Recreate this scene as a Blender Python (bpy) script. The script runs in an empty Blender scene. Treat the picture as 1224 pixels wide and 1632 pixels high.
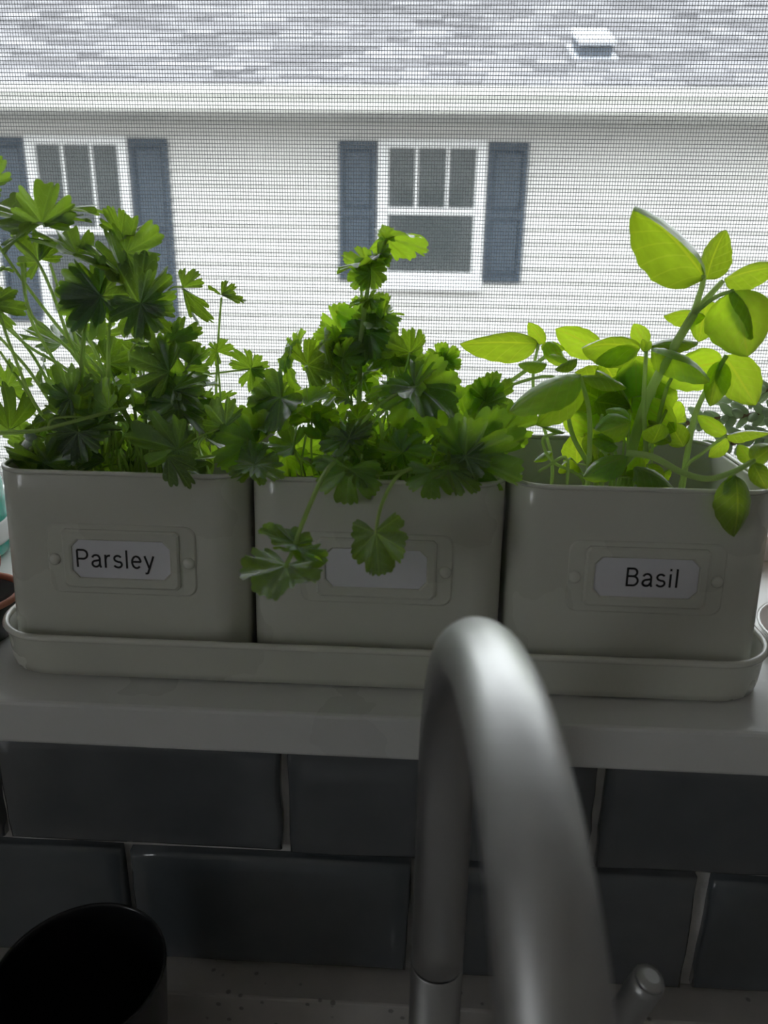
import bpy, bmesh, math, random
from mathutils import Vector, Matrix
PI = math.pi
random.seed(7)
S = bpy.context.scene
COL = S.collection

# ------------------------------------------------------------------ camera
FPX = 1226.0                      # focal length in pixels of the 1224 x 1632 frame
EYE = Vector((0.0, 0.0, 1.40))
_yaw, _pitch, _roll = math.radians(2.7), math.radians(18.7), math.radians(0.93)
CF = Vector((-math.sin(_yaw)*math.cos(_pitch), math.cos(_yaw)*math.cos(_pitch), -math.sin(_pitch)))
_r0 = Vector((math.cos(_yaw), math.sin(_yaw), 0)); _u0 = _r0.cross(CF)
CU = _u0*math.cos(_roll) - _r0*math.sin(_roll)
CR = _r0*math.cos(_roll) + _u0*math.sin(_roll)
cam = bpy.data.cameras.new('camera'); camo = bpy.data.objects.new('camera', cam); COL.objects.link(camo)
camo.matrix_world = Matrix(((CR.x, CU.x, -CF.x, EYE.x), (CR.y, CU.y, -CF.y, EYE.y), (CR.z, CU.z, -CF.z, EYE.z), (0, 0, 0, 1)))
cam.sensor_fit = 'HORIZONTAL'; cam.sensor_width = 36.0; cam.lens = 36.0*FPX/1224.0
cam.clip_start = 0.01; cam.clip_end = 100
cam.dof.use_dof = True; cam.dof.focus_distance = 0.50; cam.dof.aperture_fstop = 11.0
S.camera = camo

# ------------------------------------------------------------------ light: an overcast sky, nothing else
W = bpy.data.worlds.new('overcast_sky'); S.world = W; W.use_nodes = True
_bg = W.node_tree.nodes['Background']
_bg.inputs[0].default_value = (0.93, 0.965, 1.0, 1); _bg.inputs[1].default_value = 5.2
S.view_settings.view_transform = 'Standard'; S.view_settings.look = 'None'
S.view_settings.gamma = 1.0; S.view_settings.use_curve_mapping = False
S.view_settings.exposure = 0.0
S.cycles.max_bounces = 12; S.cycles.diffuse_bounces = 7; S.cycles.transmission_bounces = 8
S.cycles.transparent_max_bounces = 16; S.cycles.sample_clamp_indirect = 6.0
S.cycles.use_denoising = True

# ------------------------------------------------------------------ helpers
def at(px, py, Y):
    d = CF + CR*((px-612)/FPX) + CU*((816-py)/FPX)
    return EYE + d*(Y/d.y)

class MB:
    def __init__(s): s.v = []; s.f = []; s.sm = []
    def add(s, vs, fs, smooth=False):
        b = len(s.v); s.v += [tuple(p) for p in vs]
        for f in fs: s.f.append([b+i for i in f]); s.sm.append(smooth)
    def box(s, a, b):
        x0, y0, z0 = a; x1, y1, z1 = b
        s.add([(x0,y0,z0),(x1,y0,z0),(x1,y1,z0),(x0,y1,z0),(x0,y0,z1),(x1,y0,z1),(x1,y1,z1),(x0,y1,z1)],
              [(3,2,1,0),(4,5,6,7),(0,1,5,4),(1,2,6,5),(2,3,7,6),(3,0,4,7)])
    def loft(s, rings, cap0=False, cap1=False, smooth=True, closed=True):
        n = len(rings[0]); b = len(s.v)
        for r in rings: s.v += [tuple(p) for p in r]
        m = n if closed else n-1
        for i in range(len(rings)-1):
            for j in range(m):
                k = (j+1) % n
                s.f.append([b+i*n+j, b+i*n+k, b+(i+1)*n+k, b+(i+1)*n+j]); s.sm.append(smooth)
        if cap0: s.f.append([b+j for j in range(n)][::-1]); s.sm.append(False)
        if cap1: s.f.append([b+(len(rings)-1)*n+j for j in range(n)]); s.sm.append(False)
    def tube(s, pts, rad, n=8, caps=True):
        pts = [Vector(p) for p in pts]
        if not isinstance(rad, (list, tuple)): rad = [rad]*len(pts)
        T = []
        for i in range(len(pts)):
            t = pts[min(i+1, len(pts)-1)] - pts[max(i-1, 0)]
            T.append(t.normalized() if t.length > 1e-9 else Vector((0,0,1)))
        a = Vector((1,0,0)) if abs(T[0].x) < .8 else Vector((0,1,0))
        N = (a - T[0]*a.dot(T[0])).normalized(); rings = []
        for p, t, r in zip(pts, T, rad):
            N = (N - t*N.dot(t)).normalized(); B = t.cross(N)
            rings.append([p + (N*math.cos(2*PI*k/n) + B*math.sin(2*PI*k/n))*r for k in range(n)])
        s.loft(rings, caps, caps)
    def lathe(s, prof, c=(0,0,0), n=40):
        rings = [[(c[0]+r*math.cos(2*PI*k/n), c[1]+r*math.sin(2*PI*k/n), c[2]+z) for k in range(n)] for r, z in prof]
        s.loft(rings, prof[0][0] > 1e-6, prof[-1][0] > 1e-6)
    def mesh(s, name):
        m = bpy.data.meshes.new(name); m.from_pydata(s.v, [], s.f)
        for p, q in zip(m.polygons, s.sm): p.use_smooth = q
        m.update(); return m

def link(name, data, mat=None, parent=None, loc=None, recentre=False):
    o = bpy.data.objects.new(name, data); COL.objects.link(o)
    if mat is not None and data is not None and not data.materials: data.materials.append(mat)
    if parent is not None:
        o.parent = parent
        base = parent.location.copy()
        if parent.parent is not None: base += parent.parent.location
        o.location = (Vector(loc) if loc is not None else Vector((0,0,0))) - base
    elif loc is not None: o.location = loc
    return o

def obj(name, mb, mat, parent=None, bevel=0, seg=2, auto=True):
    """one mesh object built in world coordinates, its origin moved to the middle of its base"""
    xs = [v[0] for v in mb.v]; ys = [v[1] for v in mb.v]; zs = [v[2] for v in mb.v]
    c = Vector(((min(xs)+max(xs))/2, (min(ys)+max(ys))/2, min(zs)))
    mb.v = [(v[0]-c.x, v[1]-c.y, v[2]-c.z) for v in mb.v]
    o = link(name, mb.mesh(name), mat, parent, c)
    if bevel:
        b = o.modifiers.new('bevel', 'BEVEL'); b.width = bevel; b.segments = seg; b.limit_method = 'ANGLE'
        b.angle_limit = math.radians(40)
        for p in o.data.polygons: p.use_smooth = False
    return o

def box(name, a, b, mat, parent=None, bevel=0):
    m = MB(); m.box(a, b); return obj(name, m, mat, parent, bevel)

def empty(name, loc, label, cat, group=None):
    o = bpy.data.objects.new(name, None); COL.objects.link(o); o.location = loc; o.empty_display_size = .02
    tag(o, label, cat, group); return o

def tag(o, label=None, cat=None, group=None, kind=None):
    if label: o['label'] = label
    if cat: o['category'] = cat
    if group: o['group'] = group
    if kind: o['kind'] = kind
    return o

def smooth_path(pts, k=6):
    P = [Vector(p) for p in pts]; out = []
    for i in range(len(P)-1):
        p0 = P[max(i-1,0)]; p1 = P[i]; p2 = P[i+1]; p3 = P[min(i+2,len(P)-1)]
        for j in range(k):
            t = j/k
            out.append(.5*((2*p1)+(p2-p0)*t+(2*p0-5*p1+4*p2-p3)*t*t+(3*p1-p0-3*p2+p3)*t**3))
    out.append(P[-1]); return out

def rrect(cx, cy, hx, hy, r, z, n=8):
    out = []
    for qx, qy, a0 in ((1,1,0),(-1,1,PI/2),(-1,-1,PI),(1,-1,1.5*PI)):
        for k in range(n+1):
            a = a0 + PI/2*k/n
            out.append((cx+qx*(hx-r)+r*math.cos(a), cy+qy*(hy-r)+r*math.sin(a), z))
    return out

# ------------------------------------------------------------------ materials
def mat(name, col, rough=.5, metal=0, spec=.5, coat=0, var=0, vscale=20, bump=0, bscale=60, detail=4, stretch=None, rvar=0):
    m = bpy.data.materials.new(name); m.use_nodes = True; nt = m.node_tree; N = nt.nodes; L = nt.links
    p = N['Principled BSDF']
    p.inputs['Base Color'].default_value = (*col, 1); p.inputs['Roughness'].default_value = rough
    p.inputs['Metallic'].default_value = metal; p.inputs['Specular IOR Level'].default_value = spec
    p.inputs['Coat Weight'].default_value = coat
    tc = N.new('ShaderNodeTexCoord'); mp = N.new('ShaderNodeMapping'); L.new(tc.outputs['Object'], mp.inputs[0])
    if stretch: mp.inputs['Scale'].default_value = stretch
    if var or rvar:
        no = N.new('ShaderNodeTexNoise'); no.inputs['Scale'].default_value = vscale; no.inputs['Detail'].default_value = detail
        L.new(mp.outputs[0], no.inputs['Vector'])
        if var:
            mr = N.new('ShaderNodeMapRange'); L.new(no.outputs['Fac'], mr.inputs[0])
            mr.inputs[1].default_value = .3; mr.inputs[2].default_value = .7
            mr.inputs[3].default_value = 1-var; mr.inputs[4].default_value = 1+var
            mx = N.new('ShaderNodeMix'); mx.data_type = 'RGBA'; mx.blend_type = 'MULTIPLY'; mx.inputs[0].default_value = 1
            mx.inputs[6].default_value = (*col, 1); L.new(mr.outputs[0], mx.inputs[7]); L.new(mx.outputs[2], p.inputs['Base Color'])
        if rvar:
            m2 = N.new('ShaderNodeMapRange'); L.new(no.outputs['Fac'], m2.inputs[0])
            m2.inputs[1].default_value = .3; m2.inputs[2].default_value = .7
            m2.inputs[3].default_value = max(0, rough-rvar); m2.inputs[4].default_value = min(1, rough+rvar); L.new(m2.outputs[0], p.inputs['Roughness'])
    if bump:
        nb = N.new('ShaderNodeTexNoise'); nb.inputs['Scale'].default_value = bscale; nb.inputs['Detail'].default_value = 3
        L.new(mp.outputs[0], nb.inputs['Vector'])
        bp = N.new('ShaderNodeBump'); bp.inputs['Strength'].default_value = bump; bp.inputs['Distance'].default_value = .002
        L.new(nb.outputs['Fac'], bp.inputs['Height']); L.new(bp.outputs[0], p.inputs['Normal'])
    return m

M = {}
M['enamel'] = mat('cream_enamel', (.64,.645,.565), .28, coat=.3, var=.03, vscale=8, rvar=.06)
M['rim'] = mat('cream_enamel_rim', (.70,.70,.62), .25, coat=.4)
M['card'] = mat('label_card', (.76,.76,.80), .6, var=.02, vscale=30)
M['ink'] = mat('black_ink', (.012,.012,.013), .6)
M['sill'] = mat('painted_sill', (.72,.72,.70), .32, var=.05, vscale=9, bump=.25, bscale=45, rvar=.08)
M['vinyl'] = mat('white_vinyl', (.82,.82,.82), .35)
M['plaster'] = mat('wall_paint', (.72,.71,.68), .8, var=.04, vscale=3)
M['ceil'] = mat('ceiling_paint', (.75,.74,.72), .9)
M['woodfloor'] = mat('wood_floor', (.30,.20,.12), .45, var=.25, vscale=4, stretch=(1,8,1))
M['grout'] = mat('tile_grout', (.60,.59,.57), .9, var=.12, vscale=60, bump=.4, bscale=200)
M['tile'] = [mat('glazed_tile_%s' % n, c, .12, coat=.6, var=.16, vscale=14, bump=.12, bscale=18, rvar=.05)
             for n, c in (('slate', (.105,.118,.126)), ('blue_grey', (.094,.110,.122)), ('grey', (.115,.124,.130)))]
M['steel'] = mat('brushed_steel', (.52,.52,.515), .45, metal=1, rvar=.03, vscale=120, stretch=(1,1,.15))
M['dark_gap'] = mat('dark_joint', (.02,.02,.02), .6)  # near-black ring at the faucet joint
M['black'] = mat('black_ceramic', (.010,.011,.013), .28, coat=.3)
M['screen'] = mat('screen_mesh', (.14,.14,.145), .6)
M['siding'] = mat('vinyl_siding', (.60,.592,.572), .55, var=.03, vscale=3, stretch=(1,6,6))
M['trim'] = mat('white_trim', (.70,.70,.70), .5)
M['gutter'] = mat('gutter_paint', (.56,.56,.53), .45, var=.03, vscale=2)
M['soffit'] = mat('soffit_vinyl', (.42,.42,.40), .6)
M['shutter'] = mat('blue_shutter', (.024,.042,.064), .55, var=.06, vscale=6)
M['ventw'] = mat('vent_metal', (.50,.52,.56), .4)
M['ventd'] = mat('vent_louver', (.05,.065,.085), .6)
M['concrete'] = mat('outdoor_concrete', (.34,.335,.32), .9, var=.1, vscale=2)
M['grass'] = mat('gravel_yard', (.15,.147,.14), .9, var=.3, vscale=6)
M['soil'] = mat('potting_soil', (.055,.038,.026), .95, var=.5, vscale=220, bump=1, bscale=300)
M['terracotta'] = mat('terracotta', (.52,.22,.15), .7, var=.12, vscale=30)
M['saucer'] = mat('white_glaze', (.80,.80,.78), .2, coat=.5)
M['pink'] = mat('pink_glaze', (.72,.33,.31), .4)
M['tan'] = mat('tan_clay', (.62,.47,.30), .6)

def quartz():
    m = mat('speckled_quartz', (.52,.50,.47), .25, var=.08, vscale=30); nt = m.node_tree; N = nt.nodes; L = nt.links
    p = N['Principled BSDF']; src = p.inputs['Base Color'].links[0].from_socket
    vo = N.new('ShaderNodeTexVoronoi'); vo.inputs['Scale'].default_value = 140; vo.inputs['Randomness'].default_value = 1
    tc = N.new('ShaderNodeTexCoord'); L.new(tc.outputs['Object'], vo.inputs['Vector'])
    r1 = N.new('ShaderNodeMapRange'); L.new(vo.outputs['Distance'], r1.inputs[0]); r1.inputs[1].default_value = .18; r1.inputs[2].default_value = .28
    r1.inputs[3].default_value = 1; r1.inputs[4].default_value = 0
    sep = N.new('ShaderNodeSeparateColor'); L.new(vo.outputs['Color'], sep.inputs[0])
    gt = N.new('ShaderNodeMath'); gt.operation = 'GREATER_THAN'; gt.inputs[1].default_value = .78; L.new(sep.outputs[0], gt.inputs[0])
    mu = N.new('ShaderNodeMath'); mu.operation = 'MULTIPLY'; L.new(r1.outputs[0], mu.inputs[0]); L.new(gt.outputs[0], mu.inputs[1])
    mx = N.new('ShaderNodeMix'); mx.data_type = 'RGBA'; L.new(mu.outputs[0], mx.inputs[0]); L.new(src, mx.inputs[6]); mx.inputs[7].default_value = (.27,.26,.245,1)
    L.new(mx.outputs[2], p.inputs['Base Color']); return m
M['quartz'] = quartz()

def glass(name, tint, refl):
    m = bpy.data.materials.new(name); m.use_nodes = True; N = m.node_tree.nodes; L = m.node_tree.links
    N.remove(N['Principled BSDF'])
    t = N.new('ShaderNodeBsdfTransparent'); t.inputs[0].default_value = (*tint, 1)
    g = N.new('ShaderNodeBsdfGlossy'); g.inputs['Roughness'].default_value = .02
    f = N.new('ShaderNodeFresnel'); f.inputs['IOR'].default_value = refl
    x = N.new('ShaderNodeMixShader'); L.new(f.outputs[0], x.inputs[0]); L.new(t.outputs[0], x.inputs[1]); L.new(g.outputs[0], x.inputs[2])
    L.new(x.outputs[0], N['Material Output'].inputs[0]); return m
M['glass'] = glass('clear_pane', (.97,.98,.975), 1.25)
M['housepane'] = mat('house_pane', (.055,.066,.068), .10, spec=.5, var=.12, vscale=1.6)

def shingle_mat():
    m = bpy.data.materials.new('asphalt_shingle'); m.use_nodes = True; N = m.node_tree.nodes; L = m.node_tree.links
    p = N['Principled BSDF']; p.inputs['Roughness'].default_value = .95
    g = N.new('ShaderNodeNewGeometry'); cr = N.new('ShaderNodeValToRGB'); L.new(g.outputs['Random Per Island'], cr.inputs[0])
    cr.color_ramp.elements[0].color = (.180,.178,.186,1); cr.color_ramp.elements[1].color = (.262,.258,.270,1)
    L.new(cr.outputs[0], p.inputs['Base Color']); return m
M['shingle'] = shingle_mat()

# ------------------------------------------------------------------ the room
SILL = 1.162; WY = .373; SY = .66          # sill top, tiled wall face, outer wall face
OX0, OX1, OZ1 = -.56, .56, 2.34            # the window opening
RX0, RX1, RY0, RZ1 = -1.7, 1.7, -2.6, 2.45
def struct(o): return tag(o, kind='structure')
struct(box('floor', (RX0,RY0,-.05), (RX1,SY,0), M['woodfloor']))
struct(box('ceiling', (RX0,RY0,RZ1), (RX1,SY,RZ1+.05), M['ceil']))
m = MB(); wy0, wy1, wz0, wz1 = -1.66, -.98, 1.28, 1.92          # unseen second window, added left behind the camera to brighten the pots
m.box((RX0-.12,RY0,0), (RX0,wy0,RZ1)); m.box((RX0-.12,wy1,0), (RX0,SY,RZ1)); m.box((RX0-.12,wy0,0), (RX0,wy1,wz0)); m.box((RX0-.12,wy0,wz1), (RX0,wy1,RZ1))
struct(obj('wall_left', m, M['plaster']))
struct(box('wall_right', (RX1,RY0,0), (RX1+.05,SY,RZ1), M['plaster']))
struct(box('wall_rear', (RX0,RY0-.05,0), (RX1,RY0,RZ1), M['plaster']))
m = MB()
m.box((RX0,WY+.004,0), (RX1,SY,SILL-.027))
m.box((RX0,WY,SILL-.027), (OX0,SY,RZ1)); m.box((OX1,WY,SILL-.027), (RX1,SY,RZ1)); m.box((OX0,WY,OZ1), (OX1,SY,RZ1))
wall_front = struct(obj('wall_front', m, M['grout']))
def frame(name, x0, x1, z0, z1, y0, y1, w, wb, material, parent, bevel=.002):
    m = MB()
    m.box((x0,y0,z0), (x0+w,y1,z1)); m.box((x1-w,y0,z0), (x1,y1,z1)); m.box((x0+w,y0,z0), (x1-w,y1,z0+wb)); m.box((x0+w,y0,z1-w), (x1-w,y1,z1))
    return obj(name, m, material, parent, bevel)
added_win = bpy.data.objects.new('added_light_window', None); COL.objects.link(added_win); added_win.location = (RX0-.06,-1.32,1.28); struct(added_win)  # frame for the added, unseen window that lets in extra sky light
m = MB(); xa, xb = RX0-.09, RX0-.03
m.box((xa,wy0,wz0), (xb,wy0+.04,wz1)); m.box((xa,wy1-.04,wz0), (xb,wy1,wz1)); m.box((xa,wy0+.04,wz0), (xb,wy1-.04,wz0+.04)); m.box((xa,wy0+.04,wz1-.04), (xb,wy1-.04,wz1))
obj('window_frame', m, M['vinyl'], added_win, .002)
box('sash_rail', (xa+.01,wy0+.04,1.565), (xb-.01,wy1-.04,1.595), M['vinyl'], added_win)

m = MB()                                   # the outside of this house around the opening
m.box((-11,SY,-.66), (OX0,SY+.04,3.1)); m.box((OX1,SY,-.66), (10,SY+.04,3.1)); m.box((OX0,SY,-.66), (OX1,SY+.04,SILL-.027)); m.box((OX0,SY,OZ1), (OX1,SY+.04,3.1))
struct(obj('wall_exterior', m, M['siding']))

# glazed tiles, each a piece of its own, slightly uneven (running bond, two rows under the sill)
rt = random.Random(3)
def tile(x0, x1, z0, z1):
    m = MB(); n = 6; o = []
    j = lambda s: rt.uniform(-s, s)
    c = [(x0,z0),(x1,z0),(x1,z1),(x0,z1)]; c = [(a+j(.0012), b+j(.0009)) for a, b in c]
    for i in range(4):
        a = c[i]; b = c[(i+1)%4]
        for k in range(n):
            t = k/n; s = .0006 if 0 < k else 0
            o.append((a[0]+(b[0]-a[0])*t+j(s), a[1]+(b[1]-a[1])*t+j(s)))
    cx = (x0+x1)/2; cz = (z0+z1)/2
    ins = lambda p, d: (p[0]+(cx-p[0])/abs(cx-x0)*d*(abs(p[0]-cx)/abs(cx-x0))**2, p[1]+(cz-p[1])/abs(cz-z0)*d*(abs(p[1]-cz)/abs(cz-z0))**2)
    tl = j(.0006); tw = j(.0006); yf = lambda p: (p[0]-cx)/(x1-x0)*tl+(p[1]-cz)/(z1-z0)*tw
    R = []
    for d, y in ((0,WY+.005),(0,WY-.0005),(.0008,WY-.0022),(.0028,WY-.0032),(.010,WY-.0036)):
        R.append([(ins(p,d)[0], y+yf(p), ins(p,d)[1]) for p in o])
    m.loft(R[:], False, True)
    return obj('tile', m, M['tile'][rt.randrange(3)], wall_front)
TW, TH, G = .1722, .0775, .0042
for x0 in (-.4155, -.2433, -.0711, .1109):
    tile(x0, x0+(TW-G if x0 != -.0711 else .1776), 1.0555, SILL-.0295)
tile(.2831, .2831+TW-G, 1.0555, SILL-.0295)
for x0 in (-.3442, -.1710, .0052, .1812, .3534):
    tile(x0, x0+(TW-G if x0 != -.1710 else .1722), .9655, 1.0505)

# quartz upstand, worktop and sink
struct(box('trim_1', (RX0,.349,.905), (RX1,WY+.004,.963), M['quartz'], bevel=.0015))
m = MB(); Z0, Z1 = .875, .909
m.box((RX0,.200,Z0), (RX1,.349,Z1)); m.box((RX0,-.26,Z0), (RX1,-.20,Z1))
m.box((RX0,-.20,Z0), (-.36,.200,Z1)); m.box((.36,-.20,Z0), (RX1,.200,Z1))
tag(obj('worktop', m, M['quartz']), 'pale speckled quartz worktop around the sink under the window', 'worktop')
m = MB()
m.loft([rrect(0,0,.365,.205,.03,Z0-.001), rrect(0,0,.365,.205,.03,Z0-.004), rrect(0,0,.355,.195,.03,Z0-.19), rrect(0,0,.33,.17,.03,Z0-.205)], False, True)
tag(obj('kitchen_sink', m, M['steel']), 'brushed steel undermount sink bowl below the faucet', 'sink')
m = MB(); m.box((RX0,-.20,.10), (-.40,.349,Z0)); m.box((.40,-.20,.10), (RX1,.349,Z0)); m.box((-.40,-.235,.10), (.40,-.212,Z0)); m.box((-.40,-.2,.10), (.40,.349,.13))
tag(obj('base_cabinet', m, mat('cabinet_paint', (.55,.55,.53), .5)), 'pale base cabinet carrying the worktop', 'cabinet')

# sill board and window
so_ = [(OX0-.06,.357),(OX1+.06,.357),(OX1+.06,WY),(OX1,WY),(OX1,.64),(OX0,.64),(OX0,WY),(OX0-.06,WY)]
m = MB(); m.loft([[(a,b,SILL-.027) for a, b in so_], [(a,b,SILL) for a, b in so_]], True, True, smooth=False)
sill = obj('window_sill', m, M['sill'], bevel=.0022); struct(sill)
win = bpy.data.objects.new('window_1', None); COL.objects.link(win); win.location = (0,.63,SILL); struct(win)
frame('window_frame', OX0, OX1, SILL, OZ1, .605, .66, .03, .022, M['vinyl'], win)
box('pane', (OX0+.03,.615,SILL+.022), (OX1-.03,.618,OZ1-.03), M['glass'], win)
SCY = .640
frame('screen_frame', OX0+.03, OX1-.03, SILL+.022, OZ1-.03, SCY-.005, SCY+.006, .012, .012, M['vinyl'], win, .001)
m = MB(); PV, PH, RV, RH = .00205, .00262, .00021, .00026
x = OX0+.043
while x < OX1-.043:
    m.tube([(x,SCY,SILL+.03),(x,SCY,OZ1-.04)], RV, 4, False); x += PV
z = SILL+.034
while z < OZ1-.042:
    m.tube([(OX0+.04,SCY,z),(OX1-.04,SCY,z)], RH, 4, False); z += PH
tag(obj('screen_mesh', m, M['screen'], win), kind='stuff')

# ------------------------------------------------------------------ the house across the way
HY = 6.9
struct(box('ground', (-14,SY,-.72), (14,16,-.66), M['grass']))
struct(box('path', (-14,4.9,-.66), (14,6.0,-.64), M['concrete']))
house = empty('neighbour_house', (0,HY,-.66), 'cream sided house with blue shutters and grey shingle roof seen through window screen', 'house')
HX0, HX1 = -11.0, 10.0
wallh = box('wall', (HX0,HY,-.66), (HX1,HY+3.6,2.42), M['siding'], house)
course = .1045; z = -.60; bd = None
while z < 2.39:
    if bd is None:
        m = MB(); x0, x1 = HX0, HX1
        prof = [(0,0),(-.028,.001),(-.029,.008),(-.016,.060),(-.004,course),(0,course)]
        m.loft([[(x0,HY+a,z+b) for a, b in prof], [(x1,HY+a,z+b) for a, b in prof]], True, True, smooth=False)
        bd = obj('siding_board', m, M['siding'], wallh)
        bz = bd.location.z - z
    else:
        o = bd.copy(); COL.objects.link(o); o.location.z = z + bz
    z += course

def house_window(x0, x1, z0, z1, zr, bars):
    w = bpy.data.objects.new('window', None); COL.objects.link(w); w.parent = house; w.location = Vector(((x0+x1)/2, HY, z0)) - house.location
    f = HY-.062
    frame('window_trim', x0, x1, z0, z1, f, HY+.01, .062, .05, M['trim'], w, .004)
    box('window_sill', (x0-.01,f-.02,z0-.10), (x1+.01,HY+.01,z0+.005), M['trim'], w, .004)
    box('sash_rail', (x0+.06,f+.006,zr-.026), (x1-.06,HY-.030,zr+.026), M['trim'], w, .003)
    box('pane', (x0+.05,HY-.040,zr+.02), (x1-.05,HY-.034,z1-.05), M['housepane'], w)
    box('pane', (x0+.05,HY-.038,z0+.04), (x1-.05,HY-.032,zr-.02), M['housepane'], w)
    for s in (x0+.06, x1-.085): box('sash_stile', (s,f+.012,z0+.05), (s+.025,HY-.03,z1-.06), M['trim'], w, .002)
    for k in range(bars):
        xb = x0+.06+(x1-x0-.12)*(k+1)/(bars+1)
        box('muntin', (xb-.011,HY-.048,zr+.02), (xb+.011,HY-.036,z1-.055), M['trim'], w)
    return w
house_window(-.4155, .4655, 1.19, 2.262, 1.722, 2)
house_window(-3.355, -2.495, .80, 2.262, 1.53, 2)
# curtain seen behind the lower sash of the nearer window
def shutter(x0, x1, z0, z1, mid):
    s = bpy.data.objects.new('shutter', None); COL.objects.link(s); s.parent = house; s.location = Vector(((x0+x1)/2,HY,z0)) - house.location
    f = HY-.048; st = .042
    m = MB(); m.box((x0,f,z0),(x0+st,HY,z1)); m.box((x1-st,f,z0),(x1,HY,z1))
    for a, b in ((z0,z0+.06),(z1-.06,z1),(mid-.035,mid+.035)): m.box((x0+st,f,a),(x1-st,HY,b))
    obj('shutter_frame', m, M['shutter'], s, .004)
    for a, b in ((z0+.06,mid-.035),(mid+.035,z1-.06)):
        m = MB(); i = .022
        m.loft([[(x0+st,f+.018,a),(x1-st,f+.018,a),(x1-st,f+.018,b),(x0+st,f+.018,b)], [(x0+st+i,f+.006,a+i),(x1-st-i,f+.006,a+i),(x1-st-i,f+.006,b-i),(x0+st+i,f+.006,b-i)]], False, True, smooth=False)
        obj('raised_panel', m, M['shutter'], s)
shutter(-.742,-.427, 1.165, 2.250, 1.70); shutter(.478,.802, 1.165, 2.250, 1.70)
shutter(-2.485,-2.160, .765, 2.255, 1.50); shutter(-3.690,-3.365, .765, 2.255, 1.50)
box('soffit', (HX0,6.38,2.375), (HX1,HY,2.39), M['soffit'], house)
box('fascia', (HX0,6.365,2.370), (HX1,6.38,2.54), M['gutter'], house)
m = MB(); gp = [(6.485,2.395),(6.44,2.395),(6.425,2.42),(6.425,2.455),(6.405,2.49),(6.39,2.50),(6.385,2.552),(6.392,2.560),(6.402,2.556),(6.402,2.51),(6.44,2.43),(6.485,2.42)]
m.loft([[(HX0,a,b) for a, b in gp], [(HX1,a,b) for a, b in gp]], True, True, smooth=False)
g = obj('gutter', m, M['gutter'], house); g.location += Vector((0,-.12,-.020))
RS = .4167; RY, RZ = 6.32, 2.552
rz = lambda y: RZ + (y-RY)*RS
m = MB(); m.add([(HX0,RY,rz(RY)),(HX1,RY,rz(RY)),(HX1,12.2,rz(12.2)),(HX0,12.2,rz(12.2)),(HX0,RY,rz(RY)-.02),(HX1,RY,rz(RY)-.02),(HX1,12.2,rz(12.2)-.02),(HX0,12.2,rz(12.2)-.02)],
                [(0,1,2,3),(7,6,5,4),(0,4,5,1),(1,5,6,2),(2,6,7,3),(3,7,4,0)])
roof = obj('roof', m, M['shingle'], house)
rr = random.Random(11); m = MB(); y = RY-.02; row = 0
ny, nz = -RS/math.hypot(1,RS), 1/math.hypot(1,RS)
while y < 12.0:
    x = HX0 - rr.uniform(0,.3)
    while x < HX1:
        w = rr.choice((.18,.25,.32,.42)); a = max(x,HX0); b = min(x+w-.006,HX1); t = rr.choice((.012,.018,.026)); e = y + rr.choice((0,0,.03))
        if b-a > .02:
            p = lambda X, Y, h: (X, Y+ny*h, rz(Y)+nz*h)
            m.add([p(a,e,0),p(b,e,0),p(b,y+.16,0),p(a,y+.16,0),p(a,e,t),p(b,e,t),p(b,y+.16,.006),p(a,y+.16,.006)],
                  [(4,5,6,7),(0,1,5,4),(1,2,6,5),(3,0,4,7)])
        x += w
    y += .14; row += 1
tag(obj('shingles', m, M['shingle'], roof), kind='stuff')
# roof vent hood
v = bpy.data.objects.new('roof_vent', None); COL.objects.link(v); v.parent = house
vx0, vx1, vy = 1.170, 1.435, 7.06; v.location = Vector(((vx0+vx1)/2, vy, rz(vy))) - house.location
m = MB(); fz = rz(vy)
def slab(xa, xb, ya, yb, ha, hb):
    m.add([(xa,ya,rz(ya)),(xb,ya,rz(ya)),(xb,yb,rz(yb)),(xa,yb,rz(yb)),(xa,ya,rz(ya)+ha),(xb,ya,rz(ya)+ha),(xb,yb,rz(yb)+hb),(xa,yb,rz(yb)+hb)],
          [(3,2,1,0),(4,5,6,7),(0,1,5,4),(1,2,6,5),(2,3,7,6),(3,0,4,7)])
slab(vx0-.035, vx1+.04, vy-.015, vy+.5, .03, .03); obj('flange', m, M['ventw'], v)
m = MB()
ys = [(vy+.03,.02,.105),(vy+.40,.02,.20)]
m.add([(vx0,vy+.02,fz+.02),(vx1,vy+.02,fz+.02),(vx1,vy+.02,fz+.125),(vx0,vy+.02,fz+.125),(vx0,vy+.42,rz(vy+.42)+.02),(vx1,vy+.42,rz(vy+.42)+.02),(vx1,vy+.42,rz(vy+.42)+.13),(vx0,vy+.42,rz(vy+.42)+.13)],
      [(0,1,2,3),(0,4,5,1),(4,7,6,5),(0,3,7,4),(1,5,6,2)])
obj('vent_opening', m, M['ventd'], v)
m = MB(); m.add([(vx0-.012,vy-.02,fz+.120),(vx1+.012,vy-.02,fz+.120),(vx1+.012,vy-.02,fz+.145),(vx0-.012,vy-.02,fz+.145),(vx0-.012,vy+.44,rz(vy+.44)+.12),(vx1+.012,vy+.44,rz(vy+.44)+.12),(vx1+.012,vy+.44,rz(vy+.44)+.155),(vx0-.012,vy+.44,rz(vy+.44)+.155)],
      [(0,1,2,3),(3,2,6,7),(0,4,5,1),(4,7,6,5),(0,3,7,4),(1,5,6,2)])
obj('hood', m, M['ventw'], v)

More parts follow.
